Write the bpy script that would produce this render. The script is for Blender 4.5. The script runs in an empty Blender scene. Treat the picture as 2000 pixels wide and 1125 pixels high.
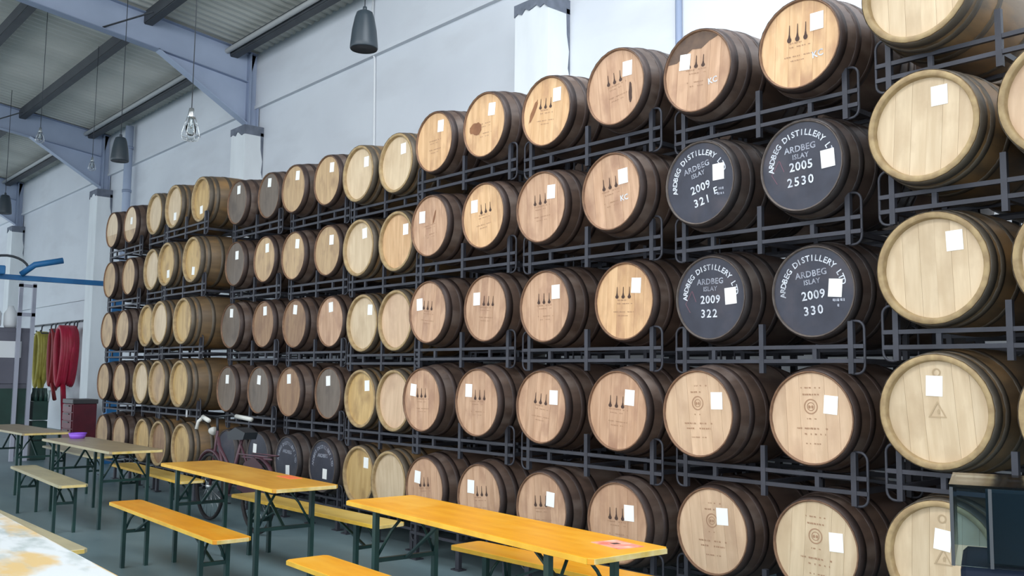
import bpy, math, random
from mathutils import Matrix, Vector
rnd = random.Random(7)
sc = bpy.context.scene
COL = sc.collection
PI = math.pi

# ------------------------------------------------------------------ camera
F_PX, PITCH, ROLL, YAW, CAM_Z = 1818.25, 0.0935, 0.01114, 0.8503, 1.5365
fw = Vector((-math.sin(YAW) * math.cos(PITCH), math.cos(YAW) * math.cos(PITCH), math.sin(PITCH)))
rt = Vector((math.cos(YAW), math.sin(YAW), 0)); up = rt.cross(fw)
r2 = rt * math.cos(ROLL) + up * math.sin(ROLL); u2 = up * math.cos(ROLL) - rt * math.sin(ROLL)
cam_d = bpy.data.cameras.new('camera'); cam = bpy.data.objects.new('camera', cam_d); COL.objects.link(cam)
cam_d.sensor_fit = 'HORIZONTAL'; cam_d.sensor_width = 36.0; cam_d.lens = F_PX / 2000 * 36.0
cam_d.clip_start = 0.05; cam_d.clip_end = 300
M = Matrix((r2, u2, -fw)).transposed().to_4x4(); M.translation = (0, 0, CAM_Z)
cam.matrix_world = M
sc.camera = cam

# ------------------------------------------------------------------ world, lights, exposure
w = bpy.data.worlds.new('daylight'); sc.world = w; w.use_nodes = True
bg = w.node_tree.nodes['Background']
bg.inputs['Color'].default_value = (0.80, 0.90, 1.0, 1); bg.inputs['Strength'].default_value = 1.75
def area(name, loc, target, sx, sy, power, color):
    d = bpy.data.lights.new(name, 'AREA'); d.shape = 'RECTANGLE'; d.size = sx; d.size_y = sy
    d.energy = power; d.color = color
    o = bpy.data.objects.new(name, d); COL.objects.link(o); o.location = loc
    o.rotation_euler = (Vector(target) - Vector(loc)).to_track_quat('-Z', 'Y').to_euler()
    return o
# daylight through the translucent roof sheets over the near bays, and through the open loading door
area('rooflight_daylight', (-1.5, 4.6, 7.25), (-2.2, 6.2, 1.5), 8.0, 2.2, 430, (0.88, 0.94, 1.0))
area('door_daylight', (1.5, -7.5, 3.0), (-4.5, 4.6, 1.8), 5.0, 4.5, 210, (1.0, 0.94, 0.86))
area('barrel_top_fill', (-4.5, -3.2, 7.7), (-5.5, 4.8, 1.0), 12.0, 2.6, 520, (0.96, 0.97, 1.0))  # added fill to brighten the barrel tops; the far slope has no rooflight
sc.view_settings.view_transform = 'Standard'; sc.view_settings.look = 'None'
sc.view_settings.gamma = 1.0; sc.view_settings.use_curve_mapping = False
sc.view_settings.exposure = 0.35

# ------------------------------------------------------------------ helpers
def lin(c):
    return tuple(((v / 255) / 12.92 if v / 255 <= 0.04045 else ((v / 255 + 0.055) / 1.055) ** 2.4) for v in c)
def tag(o, label=None, cat=None, group=None, kind=None):
    if label: o['label'] = label
    if cat: o['category'] = cat
    if group: o['group'] = group
    if kind: o['kind'] = kind
    return o
def link(name, data, parent=None, loc=(0, 0, 0), rot=(0, 0, 0)):
    o = bpy.data.objects.new(name, data); COL.objects.link(o)
    o.location = loc; o.rotation_euler = rot
    if parent is not None: o.parent = parent
    return o
def thing(name, label, cat, loc=(0, 0, 0), rotz=0, group=None):
    o = bpy.data.objects.new(name, None); COL.objects.link(o); o.empty_display_size = 0.1
    o.location = loc; o.rotation_euler = (0, 0, rotz)
    return tag(o, label, cat, group)
def dup(root, loc, rotz, label, group=None):
    r = root.copy(); COL.objects.link(r); r.location = loc; r.rotation_euler = (0, 0, rotz); r['label'] = label
    if group: r['group'] = group
    for ch in list(root.children):
        c = ch.copy(); COL.objects.link(c); c.parent = r
        for g in list(ch.children):
            d = g.copy(); COL.objects.link(d); d.parent = c
    return r

class MB:
    def __init__(s): s.v = []; s.f = []; s.smooth = []
    def add(s, vs, fs, smooth=False):
        n = len(s.v); s.v += [tuple(v) for v in vs]; s.f += [tuple(i + n for i in f) for f in fs]; s.smooth += [smooth] * len(fs); return s
    def box(s, x0, x1, y0, y1, z0, z1, M=None):
        vs = [Vector((x, y, z)) for x in (x0, x1) for y in (y0, y1) for z in (z0, z1)]
        if M is not None: vs = [M @ v for v in vs]
        return s.add(vs, [(0, 1, 3, 2), (4, 6, 7, 5), (0, 4, 5, 1), (2, 3, 7, 6), (0, 2, 6, 4), (1, 5, 7, 3)])
    def bar(s, a, b, wx, wy, ref=(0, 0, 1)):
        a, b = Vector(a), Vector(b); d = (b - a).normalized(); ref = Vector(ref)
        if abs(d.dot(ref)) > .98: ref = Vector((0, 1, 0))
        x = d.cross(ref).normalized(); y = x.cross(d)
        vs = [p + x * sx * wx / 2 + y * sy * wy / 2 for p in (a, b) for sx, sy in ((-1, -1), (1, -1), (1, 1), (-1, 1))]
        return s.add(vs, [(3, 2, 1, 0), (4, 5, 6, 7), (0, 1, 5, 4), (1, 2, 6, 5), (2, 3, 7, 6), (3, 0, 4, 7)])
    def tube(s, pts, r, n=8, closed=False, caps=True):
        pts = [Vector(p) for p in pts]; m = len(pts); rings = []
        rr = r if isinstance(r, (list, tuple)) else [r] * m
        prev = None
        for i, p in enumerate(pts):
            a = pts[i - 1] if (i > 0 or closed) else p; b = pts[(i + 1) % m] if (i < m - 1 or closed) else p
            d = (b - a).normalized()
            if prev is None:
                ref = Vector((0, 0, 1)) if abs(d.z) < .9 else Vector((1, 0, 0))
                x = d.cross(ref).normalized()
            else:
                x = (prev - d * prev.dot(d)).normalized()
            prev = x; y = d.cross(x)
            rings.append([p + (x * math.cos(2 * PI * j / n) + y * math.sin(2 * PI * j / n)) * rr[i] for j in range(n)])
        vs = [v for ring in rings for v in ring]; fs = []
        for i in range(m if closed else m - 1):
            i2 = (i + 1) % m
            for j in range(n):
                fs.append((i * n + j, i * n + (j + 1) % n, i2 * n + (j + 1) % n, i2 * n + j))
        if caps and not closed:
            fs.append(tuple(range(n - 1, -1, -1))); fs.append(tuple((m - 1) * n + j for j in range(n)))
        return s.add(vs, fs, True)
    def lathe(s, prof, n=32, axis='Z', c=(0, 0, 0), closed_prof=False, smooth=True):
        vs = []; m = len(prof)
        for j in range(n):
            a = 2 * PI * j / n
            for (r, h) in prof:
                if axis == 'Z': vs.append((c[0] + r * math.cos(a), c[1] + r * math.sin(a), c[2] + h))
                elif axis == 'Y': vs.append((c[0] + r * math.cos(a), c[1] + h, c[2] + r * math.sin(a)))
                else: vs.append((c[0] + h, c[1] + r * math.cos(a), c[2] + r * math.sin(a)))
        fs = []
        for j in range(n):
            j2 = (j + 1) % n
            for i in range(m if closed_prof else m - 1):
                i2 = (i + 1) % m
                f = (j * m + i, j2 * m + i, j2 * m + i2, j * m + i2)
                fs.append(f if axis != 'Y' else f[::-1])
        return s.add(vs, fs, smooth)
    def prism(s, poly, d0, d1, plane='XZ'):
        n = len(poly)
        def P(a, b, d): return (a, d, b) if plane == 'XZ' else ((d, a, b) if plane == 'YZ' else (a, b, d))
        vs = [P(a, b, d0) for a, b in poly] + [P(a, b, d1) for a, b in poly]
        return s.add(vs, [tuple(range(n)), tuple(range(2 * n - 1, n - 1, -1))] + [(i, i + n, (i + 1) % n + n, (i + 1) % n) for i in range(n)])
    def mesh(s, name, mat, bevel=0):
        me = bpy.data.meshes.new(name); me.from_pydata(s.v, [], s.f); me.polygons.foreach_set('use_smooth', s.smooth)
        me.update()
        import bmesh
        b = bmesh.new(); b.from_mesh(me)
        bmesh.ops.recalc_face_normals(b, faces=b.faces[:])
        if bevel: bmesh.ops.bevel(b, geom=b.edges[:], offset=bevel, segments=1, affect='EDGES', clamp_overlap=True)
        b.to_mesh(me); b.free()
        if mat: me.materials.append(mat)
        return me
    def build(s, name, mat, parent=None, loc=(0, 0, 0), rot=(0, 0, 0), bevel=0):
        return link(name, s.mesh(name, mat, bevel), parent, loc, rot)

# ------------------------------------------------------------------ materials
def mat(name, base, rough=0.6, var=None, scale=(4, 4, 4), nscale=1.0, spec=0.5, metal=0.0, detail=4, bump=0.0, objvar=0.0, var2=None, scale2=None, ramp=(0.35, 0.65), ramp2=(0.5, 0.72)):
    """principled surface: base colour mixed by stretched noise with 'var' (and patches of 'var2'), per-object tint by objvar"""
    m = bpy.data.materials.new(name); m.use_nodes = True; nt = m.node_tree; N = nt.nodes; L = nt.links
    bs = N['Principled BSDF']; bs.inputs['Roughness'].default_value = rough
    bs.inputs['Specular IOR Level'].default_value = spec; bs.inputs['Metallic'].default_value = metal
    c = lin(base) + (1,)
    bs.inputs['Base Color'].default_value = c
    if var is None and not objvar: return m
    tc = N.new('ShaderNodeTexCoord'); oi = N.new('ShaderNodeObjectInfo')
    mul = N.new('ShaderNodeMath'); mul.operation = 'MULTIPLY'; mul.inputs[1].default_value = 37.0
    L.new(oi.outputs['Random'], mul.inputs[0])
    add = N.new('ShaderNodeVectorMath'); add.operation = 'ADD'
    L.new(tc.outputs['Object'], add.inputs[0]); L.new(mul.outputs[0], add.inputs[1])
    mp = N.new('ShaderNodeMapping'); mp.inputs['Scale'].default_value = scale
    L.new(add.outputs[0], mp.inputs['Vector'])
    nz = N.new('ShaderNodeTexNoise'); nz.inputs['Scale'].default_value = nscale; nz.inputs['Detail'].default_value = detail
    L.new(mp.outputs[0], nz.inputs['Vector'])
    def ramped(src, lo, hi):
        r = N.new('ShaderNodeMapRange'); r.inputs['From Min'].default_value = lo; r.inputs['From Max'].default_value = hi
        L.new(src, r.inputs['Value']); return r.outputs[0]
    mix = N.new('ShaderNodeMix'); mix.data_type = 'RGBA'
    mix.inputs['A'].default_value = c; mix.inputs['B'].default_value = lin(var or base) + (1,)
    L.new(ramped(nz.outputs['Fac'], *ramp), mix.inputs['Factor'])
    out = mix.outputs['Result']
    if var2:
        mp2 = N.new('ShaderNodeMapping'); mp2.inputs['Scale'].default_value = scale2 or (2, 2, 2)
        L.new(add.outputs[0], mp2.inputs['Vector'])
        n2 = N.new('ShaderNodeTexNoise'); n2.inputs['Scale'].default_value = 1.0; n2.inputs['Detail'].default_value = 5
        L.new(mp2.outputs[0], n2.inputs['Vector'])
        mx = N.new('ShaderNodeMix'); mx.data_type = 'RGBA'; mx.inputs['B'].default_value = lin(var2) + (1,)
        L.new(out, mx.inputs['A']); L.new(ramped(n2.outputs['Fac'], *ramp2), mx.inputs['Factor']); out = mx.outputs['Result']
    if objvar:
        hs = N.new('ShaderNodeHueSaturation'); L.new(out, hs.inputs['Color'])
        mr = N.new('ShaderNodeMapRange'); mr.inputs['To Min'].default_value = 1 - objvar; mr.inputs['To Max'].default_value = 1 + objvar
        L.new(oi.outputs['Random'], mr.inputs['Value']); L.new(mr.outputs[0], hs.inputs['Value']); out = hs.outputs[0]
    L.new(out, bs.inputs['Base Color'])
    if bump:
        bp = N.new('ShaderNodeBump'); bp.inputs['Strength'].default_value = bump; bp.inputs['Distance'].default_value = 0.01
        L.new(nz.outputs['Fac'], bp.inputs['Height']); L.new(bp.outputs[0], bs.inputs['Normal'])
    return m
def head_mat(name, a, b, c):
    return mat(name, a, 0.50, b, (26, 26, 3), 1.0, 0.35, objvar=0.06, var2=c, scale2=(6, 6, 4), ramp2=(0.50, 0.74))
HM = {
    'W': head_mat('pale_oak_head', (218, 196, 164), (204, 180, 147), (192, 167, 135)),
    'P': head_mat('pinkish_oak_head', (216, 186, 155), (202, 171, 140), (188, 156, 128)),
    'B': head_mat('bourbon_oak_head', (205, 168, 138), (184, 146, 116), (162, 124, 100)),
    'L': head_mat('light_bourbon_head', (225, 186, 142), (206, 164, 120), (180, 138, 104)),
    'T': head_mat('tan_oak_head', (196, 166, 126), (176, 146, 110), (150, 122, 94)),
    'Y': head_mat('honey_oak_head', (206, 174, 118), (188, 154, 100), (160, 128, 84)),
    'N': head_mat('brown_oak_head', (158, 126, 94), (138, 106, 80), (118, 88, 68)),
    'G': head_mat('grey_weathered_head', (118, 106, 94), (104, 92, 82), (90, 80, 72)),
    'D': mat('black_painted_head', (58, 60, 72), 0.48, (50, 51, 62), (9, 9, 9), 1, 0.4, var2=(78, 72, 78), scale2=(5, 5, 5), ramp2=(0.52, 0.8)),
}
M_BODY = {
    'b': mat('charred_brown_staves', (92, 74, 64), 0.46, (74, 59, 52), (14, 1.5, 14), 1, 0.6, objvar=0.12, var2=(116, 102, 94), scale2=(6, 2, 6)),
    'w': mat('weathered_oak_staves', (122, 100, 74), 0.45, (100, 82, 62), (14, 1.5, 14), 1, 0.55, objvar=0.08, var2=(150, 116, 76), scale2=(6, 2, 6)),
    'd': mat('dark_stained_staves', (80, 66, 60), 0.46, (64, 54, 51), (14, 1.5, 14), 1, 0.6, objvar=0.10, var2=(102, 92, 86), scale2=(6, 2, 6)),
}
M_CHIME = {
    'b': mat('brown_chime', (132, 101, 78), 0.6, (110, 83, 66), (20, 20, 20), 1, 0.3, objvar=0.1),
    'w': mat('pale_chime', (176, 152, 112), 0.6, (150, 126, 92), (20, 20, 20), 1, 0.3, objvar=0.06),
    'd': mat('grey_chime', (106, 96, 90), 0.6, (86, 78, 74), (20, 20, 20), 1, 0.3, objvar=0.06),
}
M_HOOP = {
    'b': mat('rusted_hoop', (70, 56, 51), 0.5, (56, 46, 44), (8, 8, 8), 1, 0.4, metal=0.25, objvar=0.1),
    'w': mat('galvanised_hoop', (100, 90, 77), 0.55, (84, 76, 67), (8, 8, 8), 1, 0.5, metal=0.35, objvar=0.06),
    'd': mat('dark_hoop', (62, 56, 55), 0.5, (52, 47, 48), (8, 8, 8), 1, 0.4, metal=0.25, objvar=0.06),
}
M_PAPER = mat('white_paper', (250, 250, 246), 0.6)
M_INK = mat('faded_black_ink', (74, 54, 46), 0.8)
M_FAINT = mat('faded_brown_ink', (166, 130, 102), 0.8)
M_FAINTW = mat('faint_brand_on_pale_oak', (182, 158, 126), 0.8)
M_STAIN = mat('dark_wood_stain', (150, 102, 66), 0.6, (128, 84, 54), (12, 12, 12))
M_CHAR = mat('charred_wood', (84, 66, 56), 0.6, (112, 88, 70), (10, 10, 10))
M_STENCIL = mat('white_stencil_paint', (214, 218, 226), 0.7, (150, 154, 164), (22, 22, 22), 1, ramp=(0.45, 0.75))
M_STENCILG = mat('grey_stencil_paint', (178, 182, 194), 0.7, (124, 126, 138), (22, 22, 22), 1)
M_SCRAWL = mat('red_chalk', (116, 84, 96), 0.8)
M_RACK = mat('dark_grey_rack_steel', (66, 67, 75), 0.5, (54, 55, 62), (6, 6, 6), 1, 0.4, metal=0.2, objvar=0.05)
M_WALL = mat('white_painted_wall', (220, 224, 229), 0.8, (210, 214, 220), (0.5, 0.5, 0.5), 1, 0.2, var2=(206, 209, 214), scale2=(0.8, 0.8, 2.5), ramp2=(0.5, 0.8))
M_WALL2 = mat('white_painted_concrete', (234, 238, 240), 0.8, (224, 228, 230), (3, 3, 1), 1, 0.2)
M_CONC = mat('bare_grey_concrete', (124, 130, 142), 0.9, (104, 110, 122), (6, 6, 6), 1, 0.2)
M_FLOOR = mat('slate_grey_floor', (110, 132, 138), 0.42, (97, 118, 124), (0.8, 0.8, 0.8), 1, 0.35, var2=(122, 141, 145), scale2=(0.35, 1.2, 1), ramp2=(0.45, 0.7))
M_STEEL = mat('blue_grey_painted_steel', (172, 184, 206), 0.55, (162, 174, 196), (1.5, 1.5, 1.5), 1, 0.3)
M_STEELD = mat('blue_grey_steel_edges', (140, 152, 176), 0.55)
M_ROOF = mat('dusty_roof_sheet', (206, 206, 199), 0.75, (190, 190, 183), (1.2, 0.5, 1), 1, 0.2, var2=(216, 214, 206), scale2=(0.6, 0.25, 1))
M_PURLIN = mat('galvanised_purlin', (70, 74, 78), 0.6, (60, 63, 68), (2, 2, 2))
M_PURLIN_LIT = mat('lit_purlin_tone', (170, 172, 172), 0.6)  # paler copy of the purlin steel: light on the lip put into colour
M_GREEN = mat('dark_green_leg_steel', (30, 62, 58), 0.45, (24, 50, 50), (6, 6, 6), 1, 0.4)
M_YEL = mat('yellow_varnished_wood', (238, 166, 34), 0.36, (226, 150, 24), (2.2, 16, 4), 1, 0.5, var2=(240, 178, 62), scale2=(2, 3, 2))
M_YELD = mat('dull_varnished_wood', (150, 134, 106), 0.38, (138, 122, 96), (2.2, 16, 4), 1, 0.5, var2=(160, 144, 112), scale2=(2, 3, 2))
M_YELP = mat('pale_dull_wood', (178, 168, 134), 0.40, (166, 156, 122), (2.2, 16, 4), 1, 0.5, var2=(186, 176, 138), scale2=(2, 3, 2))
M_YELB = mat('pale_yellow_wood', (206, 172, 82), 0.38, (192, 158, 72), (2.2, 16, 4), 1, 0.5, var2=(212, 184, 104), scale2=(2, 3, 2))
M_YELF = mat('orange_varnished_wood', (226, 152, 34), 0.36, (212, 138, 26), (2.2, 16, 4), 1, 0.5, var2=(222, 162, 52), scale2=(2, 3, 2))
M_YELS = mat('bright_yellow_edge', (234, 190, 62), 0.4, (220, 170, 48), (8, 8, 8))
M_YELO = mat('amber_varnished_wood', (204, 148, 50), 0.36, (190, 132, 42), (2.2, 16, 4), 1, 0.5, var2=(214, 162, 66), scale2=(2, 3, 2))
M_YELE = mat('worn_pale_edge', (226, 206, 150), 0.5, (206, 176, 90), (12, 12, 12))
M_PEEL = mat('peeling_white_and_yellow_paint', (226, 230, 230), 0.30, (178, 188, 184), (4, 9, 4), 1, 0.5, detail=8, ramp=(0.50, 0.66), var2=(226, 192, 128), scale2=(1.7, 3.6, 2), ramp2=(0.50, 0.60))
M_BLACK = mat('black_plastic', (40, 44, 50), 0.5)
M_SPK = mat('charcoal_speaker_shell', (50, 60, 68), 0.42, (45, 55, 62), (4, 4, 4))
M_CABLE = mat('dark_cable', (60, 64, 70), 0.7)
M_WHITE = mat('white_plastic', (228, 230, 232), 0.5)
M_CHROME = mat('brushed_metal', (200, 204, 206), 0.25, metal=0.9)
M_BLUE = mat('blue_painted_steel', (40, 112, 168), 0.5, (34, 98, 152), (4, 4, 4))
M_MACH = mat('grey_machine_panel', (104, 104, 116), 0.5, (92, 92, 104), (2, 2, 2))
M_LGREY = mat('light_grey_post', (170, 172, 186), 0.5)
M_RED = mat('crimson_hose', (176, 28, 62), 0.5, (158, 22, 48), (5, 5, 5))
M_REDD = mat('dark_red_hose', (140, 34, 40), 0.5)
M_HYEL = mat('olive_yellow_hose', (168, 158, 70), 0.55, (150, 140, 58), (5, 5, 5))
M_CHEST = mat('dark_red_enamel', (112, 30, 44), 0.45, (98, 26, 40), (5, 5, 5))
M_CHESTG = mat('grey_chest_lid', (76, 72, 72), 0.5)
M_PURPLE = mat('violet_plastic', (150, 96, 224), 0.5)
M_PAPERR = mat('pink_leaflet', (240, 190, 170), 0.5, (232, 120, 100), (14, 14, 14), 1)
M_REDM = mat('red_beer_mat', (226, 110, 64), 0.6)
M_MAROON = mat('maroon_bicycle_paint', (64, 34, 44), 0.45)
M_MAROONL = mat('faded_maroon_tube', (88, 58, 68), 0.45)
M_TYRE = mat('tyre_rubber', (34, 32, 34), 0.8)
M_GRIP = mat('pale_grip_rubber', (206, 206, 200), 0.6)
M_NAVY = mat('dark_navy_base', (26, 34, 50), 0.6, spec=0.2)
M_TEAL = mat('dark_teal_block', (22, 40, 48), 0.6, spec=0.2)
M_GREENP = mat('dark_green_crate', (36, 66, 58), 0.5, (28, 52, 46), (4, 4, 4))
def glass(name, col, rough, ior, alpha_mix):
    m = bpy.data.materials.new(name); m.use_nodes = True; nt = m.node_tree; N = nt.nodes; L = nt.links
    for n in list(N): N.remove(n)
    out = N.new('ShaderNodeOutputMaterial'); mx = N.new('ShaderNodeMixShader'); tr = N.new('ShaderNodeBsdfTransparent'); gl = N.new('ShaderNodeBsdfGlossy')
    fr = N.new('ShaderNodeFresnel'); fr.inputs['IOR'].default_value = ior
    tr.inputs['Color'].default_value = lin(col) + (1,); gl.inputs['Roughness'].default_value = rough
    L.new(fr.outputs[0], mx.inputs['Fac']); L.new(tr.outputs[0], mx.inputs[1]); L.new(gl.outputs[0], mx.inputs[2]); L.new(mx.outputs[0], out.inputs['Surface'])
    return m
M_ACRYL = glass('smoked_acrylic', (216, 228, 234), 0.08, 1.2, 0.1)
M_CLEAR = glass('clear_bulb_glass', (236, 240, 240), 0.03, 1.5, 0.1)
M_FILM = mat('milky_plastic_film', (206, 218, 214), 0.4, (188, 202, 196), (3, 3, 3))

# ------------------------------------------------------------------ the setting
YW = 7.35; X0, X1 = -42.0, 7.0
fl = MB().box(X0, X1 + 6, -14, YW + 0.2, -0.1, 0).build('floor', M_FLOOR); tag(fl, kind='structure', label='slate grey concrete floor of the warehouse')
wb = MB()
wb.box(X0, X1, YW, YW + 0.2, 0, 3.30)
wb.box(X0, X1, YW - 0.05, YW + 0.2, 3.30, 3.36)
wb.box(X0, X1, YW, YW + 0.2, 3.36, 6.29)
wall = wb.build('wall_back', M_WALL); tag(wall, kind='structure', label='white painted warehouse wall behind the barrel racks')
MB().box(X0, X1, YW - 0.05, YW, 6.30, 7.45).build('fascia_panel', M_WALL, wall)
MB().box(X0, X1, YW - 0.07, YW, 6.24, 6.30).build('ledge', M_WALL, wall)
PIL = [-7.69, -15.37, -23.25, -31.1]
for i, px in enumerate(PIL):
    b = MB().box(px - 0.28, px + 0.28, 7.0, YW, 0, 5.84)
    t = b.build('trim_%d' % (i + 1), M_WALL2); tag(t, kind='structure', label='white painted concrete pilaster against the wall')
    # rough bare concrete head: irregular paint edge
    top = MB(); n = 9
    prof = [(px - 0.285 + 0.57 * j / n, 5.80 - (0.02 + 0.08 * rnd.random() + 0.18 * abs(j / n - .45) ** 2)) for j in range(n + 1)]
    poly = prof + [(px + 0.285, 5.86), (px - 0.285, 5.86)]
    top.prism(poly, 6.985, YW + .001, 'XZ'); top.build('bare_concrete_head', M_CONC, t)
    cr = MB(); cr.prism([(YW - 0.06, 5.75), (YW - 0.005, 5.75), (YW - 0.004, 4.95), (YW - 0.03, 5.05), (YW - 0.012, 5.25), (YW - 0.05, 5.45)], px + 0.278, px + 0.285, 'YZ')
    cr.build('bare_concrete_patch', M_CONC, t)
# roof: corrugated sheets, both slopes from the ridge
SL, ZR0, YRIDGE = 0.128, 7.24, -1.2
def zroof(y): return ZR0 + SL * (YW - y) if y >= YRIDGE else ZR0 + SL * (YW - YRIDGE) - SL * (YRIDGE - y)
rb = MB(); step = 0.05; nx = int((X1 - X0) / step); ys = [YW + 0.25, YRIDGE, -9.7]
vs = []; fs = []
for i in range(nx + 1):
    x = X0 + i * step; dz = (0.0, 0.0, 0.035, 0.035)[i % 4]
    for y in ys: vs.append((x, y, zroof(y) + dz))
m = len(ys)
for i in range(nx):
    for j in range(m - 1): fs.append((i * m + j, (i + 1) * m + j, (i + 1) * m + j + 1, i * m + j + 1))
rb.add(vs, fs)
roof = rb.build('ceiling', M_ROOF); tag(roof, kind='structure', label='corrugated grey roof sheets on steel purlins')
for y in (6.80, 5.28, 3.76, 2.24, 0.72, -0.8):
    z = zroof(y)
    pu = MB().box(X0, X1, y - 0.012, y + 0.012, z - 0.20, z - 0.005).box(X0, X1, y, y + 0.13, z - 0.215, z - 0.20).build('purlin', M_PURLIN, roof)
    if y == 6.80: MB().tube([(X0, y - 0.07, z - 0.13), (X1, y - 0.07, z - 0.13)], 0.045, 8).build('lit_purlin_lip', M_PURLIN_LIT, pu)  # pale tube stands in for the lit lip of this purlin
# portal frames
FRAME_WORDS = {-15.37: 'in full view left of the hanging speaker', -23.25: 'second one behind at far left', -31.1: 'farthest one at the left edge'}
for px in PIL[1:]:
    fr = thing('portal_frame', 'blue-grey steel roof frame, ' + FRAME_WORDS[px], 'roof frame', (px, 7.15, 5.86), group='steel roof frames')
    O = (-px, -7.15, -5.86)
    top = [(7.28, zroof(7.28) - 0.03), (YRIDGE, zroof(YRIDGE) - 0.03)]
    bot = [(YRIDGE, zroof(YRIDGE) - 0.53), (7.16, zroof(7.16) - 0.58)]
    MB().prism([top[0], top[1], bot[0], bot[1]], -0.008, 0.008, 'YZ').build('rafter_web', M_STEEL, fr, (0, -7.15, -5.86))
    def flange(name, a, b, wdt, th=0.014, m_=M_STEELD):
        MB().bar((0, a[0], a[1]), (0, b[0], b[1]), wdt, th).build(name, m_, fr, (0, -7.15, -5.86))
    flange('top_flange', top[0], top[1], 0.19); flange('bottom_flange', bot[0], bot[1], 0.19)
    hz = zroof(5.5) - 0.56
    MB().prism([(5.5, hz), (7.16, zroof(7.16) - 0.58), (7.16, 5.92)], -0.008, 0.008, 'YZ').build('haunch_web', M_STEEL, fr, (0, -7.15, -5.86))
    flange('haunch_flange', (5.5, hz), (7.16, 5.92), 0.19, 0.014, M_STEEL)
    MB().box(-0.10, 0.10, -0.01, 0.012, 0, 1.36).box(-0.008, 0.008, 0.012, 0.16, 0, 1.36).box(-0.10, 0.10, 0.16, 0.175, 0, 1.36).build('column', M_STEEL, fr)
    MB().box(-0.11, 0.11, -0.035, -0.012, 0.04, 1.34).build('end_plate', M_STEELD, fr)
    MB().bar((0.03, 4.62, zroof(4.62) - 0.53), (0.62, 5.2, zroof(5.2) - 0.22), 0.04, 0.012).build('fly_brace', M_PURLIN, fr, (0, -7.15, -5.86))
# pipes and cables on the wall
tag(MB().tube([(-5.80, YW - 0.04, 3.0), (-5.80, YW - 0.04, 6.2)], 0.035).build('wall_conduit', M_STEELD), 'dark grey vertical pipe on the wall right of the near pilaster', 'pipe')
tag(MB().tube([(-11.48, YW - 0.02, 3.6), (-11.46, YW - 0.02, 4.9), (-11.5, YW - 0.02, 6.2), (-11.5, YW - 0.075, 6.33), (-11.5, YW - 0.075, 7.1)], 0.017).build('wall_cable', M_WHITE), 'thin white cable running down the wall below the near speaker', 'cable')
pp = tag(MB().tube([(-21.45, YW - 0.19, 4.0), (-21.45, YW - 0.19, 7.1)], 0.09, 12).build('downpipe', M_STEEL), 'blue-grey vertical downpipe on the wall above far barrels', 'pipe')
for z in (4.6, 5.6, 6.6): MB().lathe([(0.092, -0.03), (0.104, -0.03), (0.104, 0.03), (0.092, 0.03)], 12, 'Z', (-21.45, YW - 0.19, z), True).build('pipe_bracket', M_STEELD, pp)

# ------------------------------------------------------------------ barrels
COLS = {1: (-2.073, 4.55, 0.675, 0.7075), 2: (-2.79, 4.625, 0.626, 0.7007), 3: (-3.473, 4.587, 0.614, 0.702), 4: (-4.119, 4.525, 0.597, 0.7155), 5: (-4.857, 4.551, 0.601, 0.7173), 6: (-5.562, 4.562, 0.59, 0.7277), 7: (-6.274, 4.569, 0.613, 0.7227), 8: (-7.042, 4.735, 0.581, 0.7256), 9: (-7.684, 4.782, 0.567, 0.7219), 10: (-8.354, 4.817, 0.61, 0.7265), 11: (-9.001, 4.765, 0.61, 0.7247), 12: (-9.661, 4.76, 0.604, 0.7323), 13: (-10.334, 4.698, 0.618, 0.7309), 14: (-11.123, 4.502, 0.644, 0.7532), 15: (-11.87, 4.491, 0.618, 0.7645), 16: (-12.621, 4.558, 0.625, 0.76), 17: (-13.383, 4.522, 0.643, 0.7365), 18: (-14.13, 4.531, 0.639, 0.7459)}
COLS[0] = (-1.405, 4.55, 0.675, 0.7075)
DEV = {(5, 1): -0.061, (5, 2): -0.044, (5, 3): -0.045, (5, 4): -0.02, (5, 5): 0.015, (5, 7): 0.031, (5, 9): -0.05, (5, 10): -0.042, (5, 11): -0.022, (5, 12): 0.025, (5, 13): 0.02, (5, 14): 0.1, (5, 15): 0.065, (5, 16): 0.03, (5, 17): 0.012,
       (4, 1): -0.03, (4, 2): -0.044, (4, 3): -0.028, (4, 4): -0.063, (4, 5): -0.03, (4, 8): 0.019, (4, 9): -0.025, (4, 10): -0.015, (4, 13): 0.022, (4, 14): 0.02, (4, 16): 0.024, (4, 17): 0.023,
       (3, 1): 0.029, (3, 2): 0.055, (3, 3): 0.069, (3, 4): 0.065, (3, 5): 0.015, (3, 6): 0.037, (3, 8): 0.03, (3, 9): 0.038, (3, 10): 0.044, (3, 11): 0.04, (3, 12): 0.013, (3, 14): -0.064, (3, 15): -0.054, (3, 16): -0.014, (3, 17): -0.025,
       (2, 1): 0.019, (2, 2): 0.011, (2, 3): -0.064, (2, 5): -0.011, (2, 6): -0.035, (2, 7): -0.046, (2, 8): 0.03, (2, 9): 0.037, (2, 10): 0.044, (2, 12): -0.018, (2, 13): -0.021, (2, 14): -0.074, (2, 15): -0.047, (2, 16): -0.05, (2, 17): -0.029, (2, 18): -0.016,
       (1, 1): 0.031, (1, 2): 0.029, (1, 3): 0.065, (1, 9): 0.042, (1, 14): -0.02, (4, 0): -0.1}
PAIRS = [(0, 1), (2, 3), (4, 5), (6, 7), (8, 9), (10, 11), (12, 13), (14, 15), (16,), (17, 18)]
PAIR_OF = {k: pr for pr in PAIRS for k in pr}
def zc(t, k):
    pr = PAIR_OF[k]
    return sum(COLS[j][2] + (t - 1) * COLS[j][3] for j in pr) / len(pr)
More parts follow.
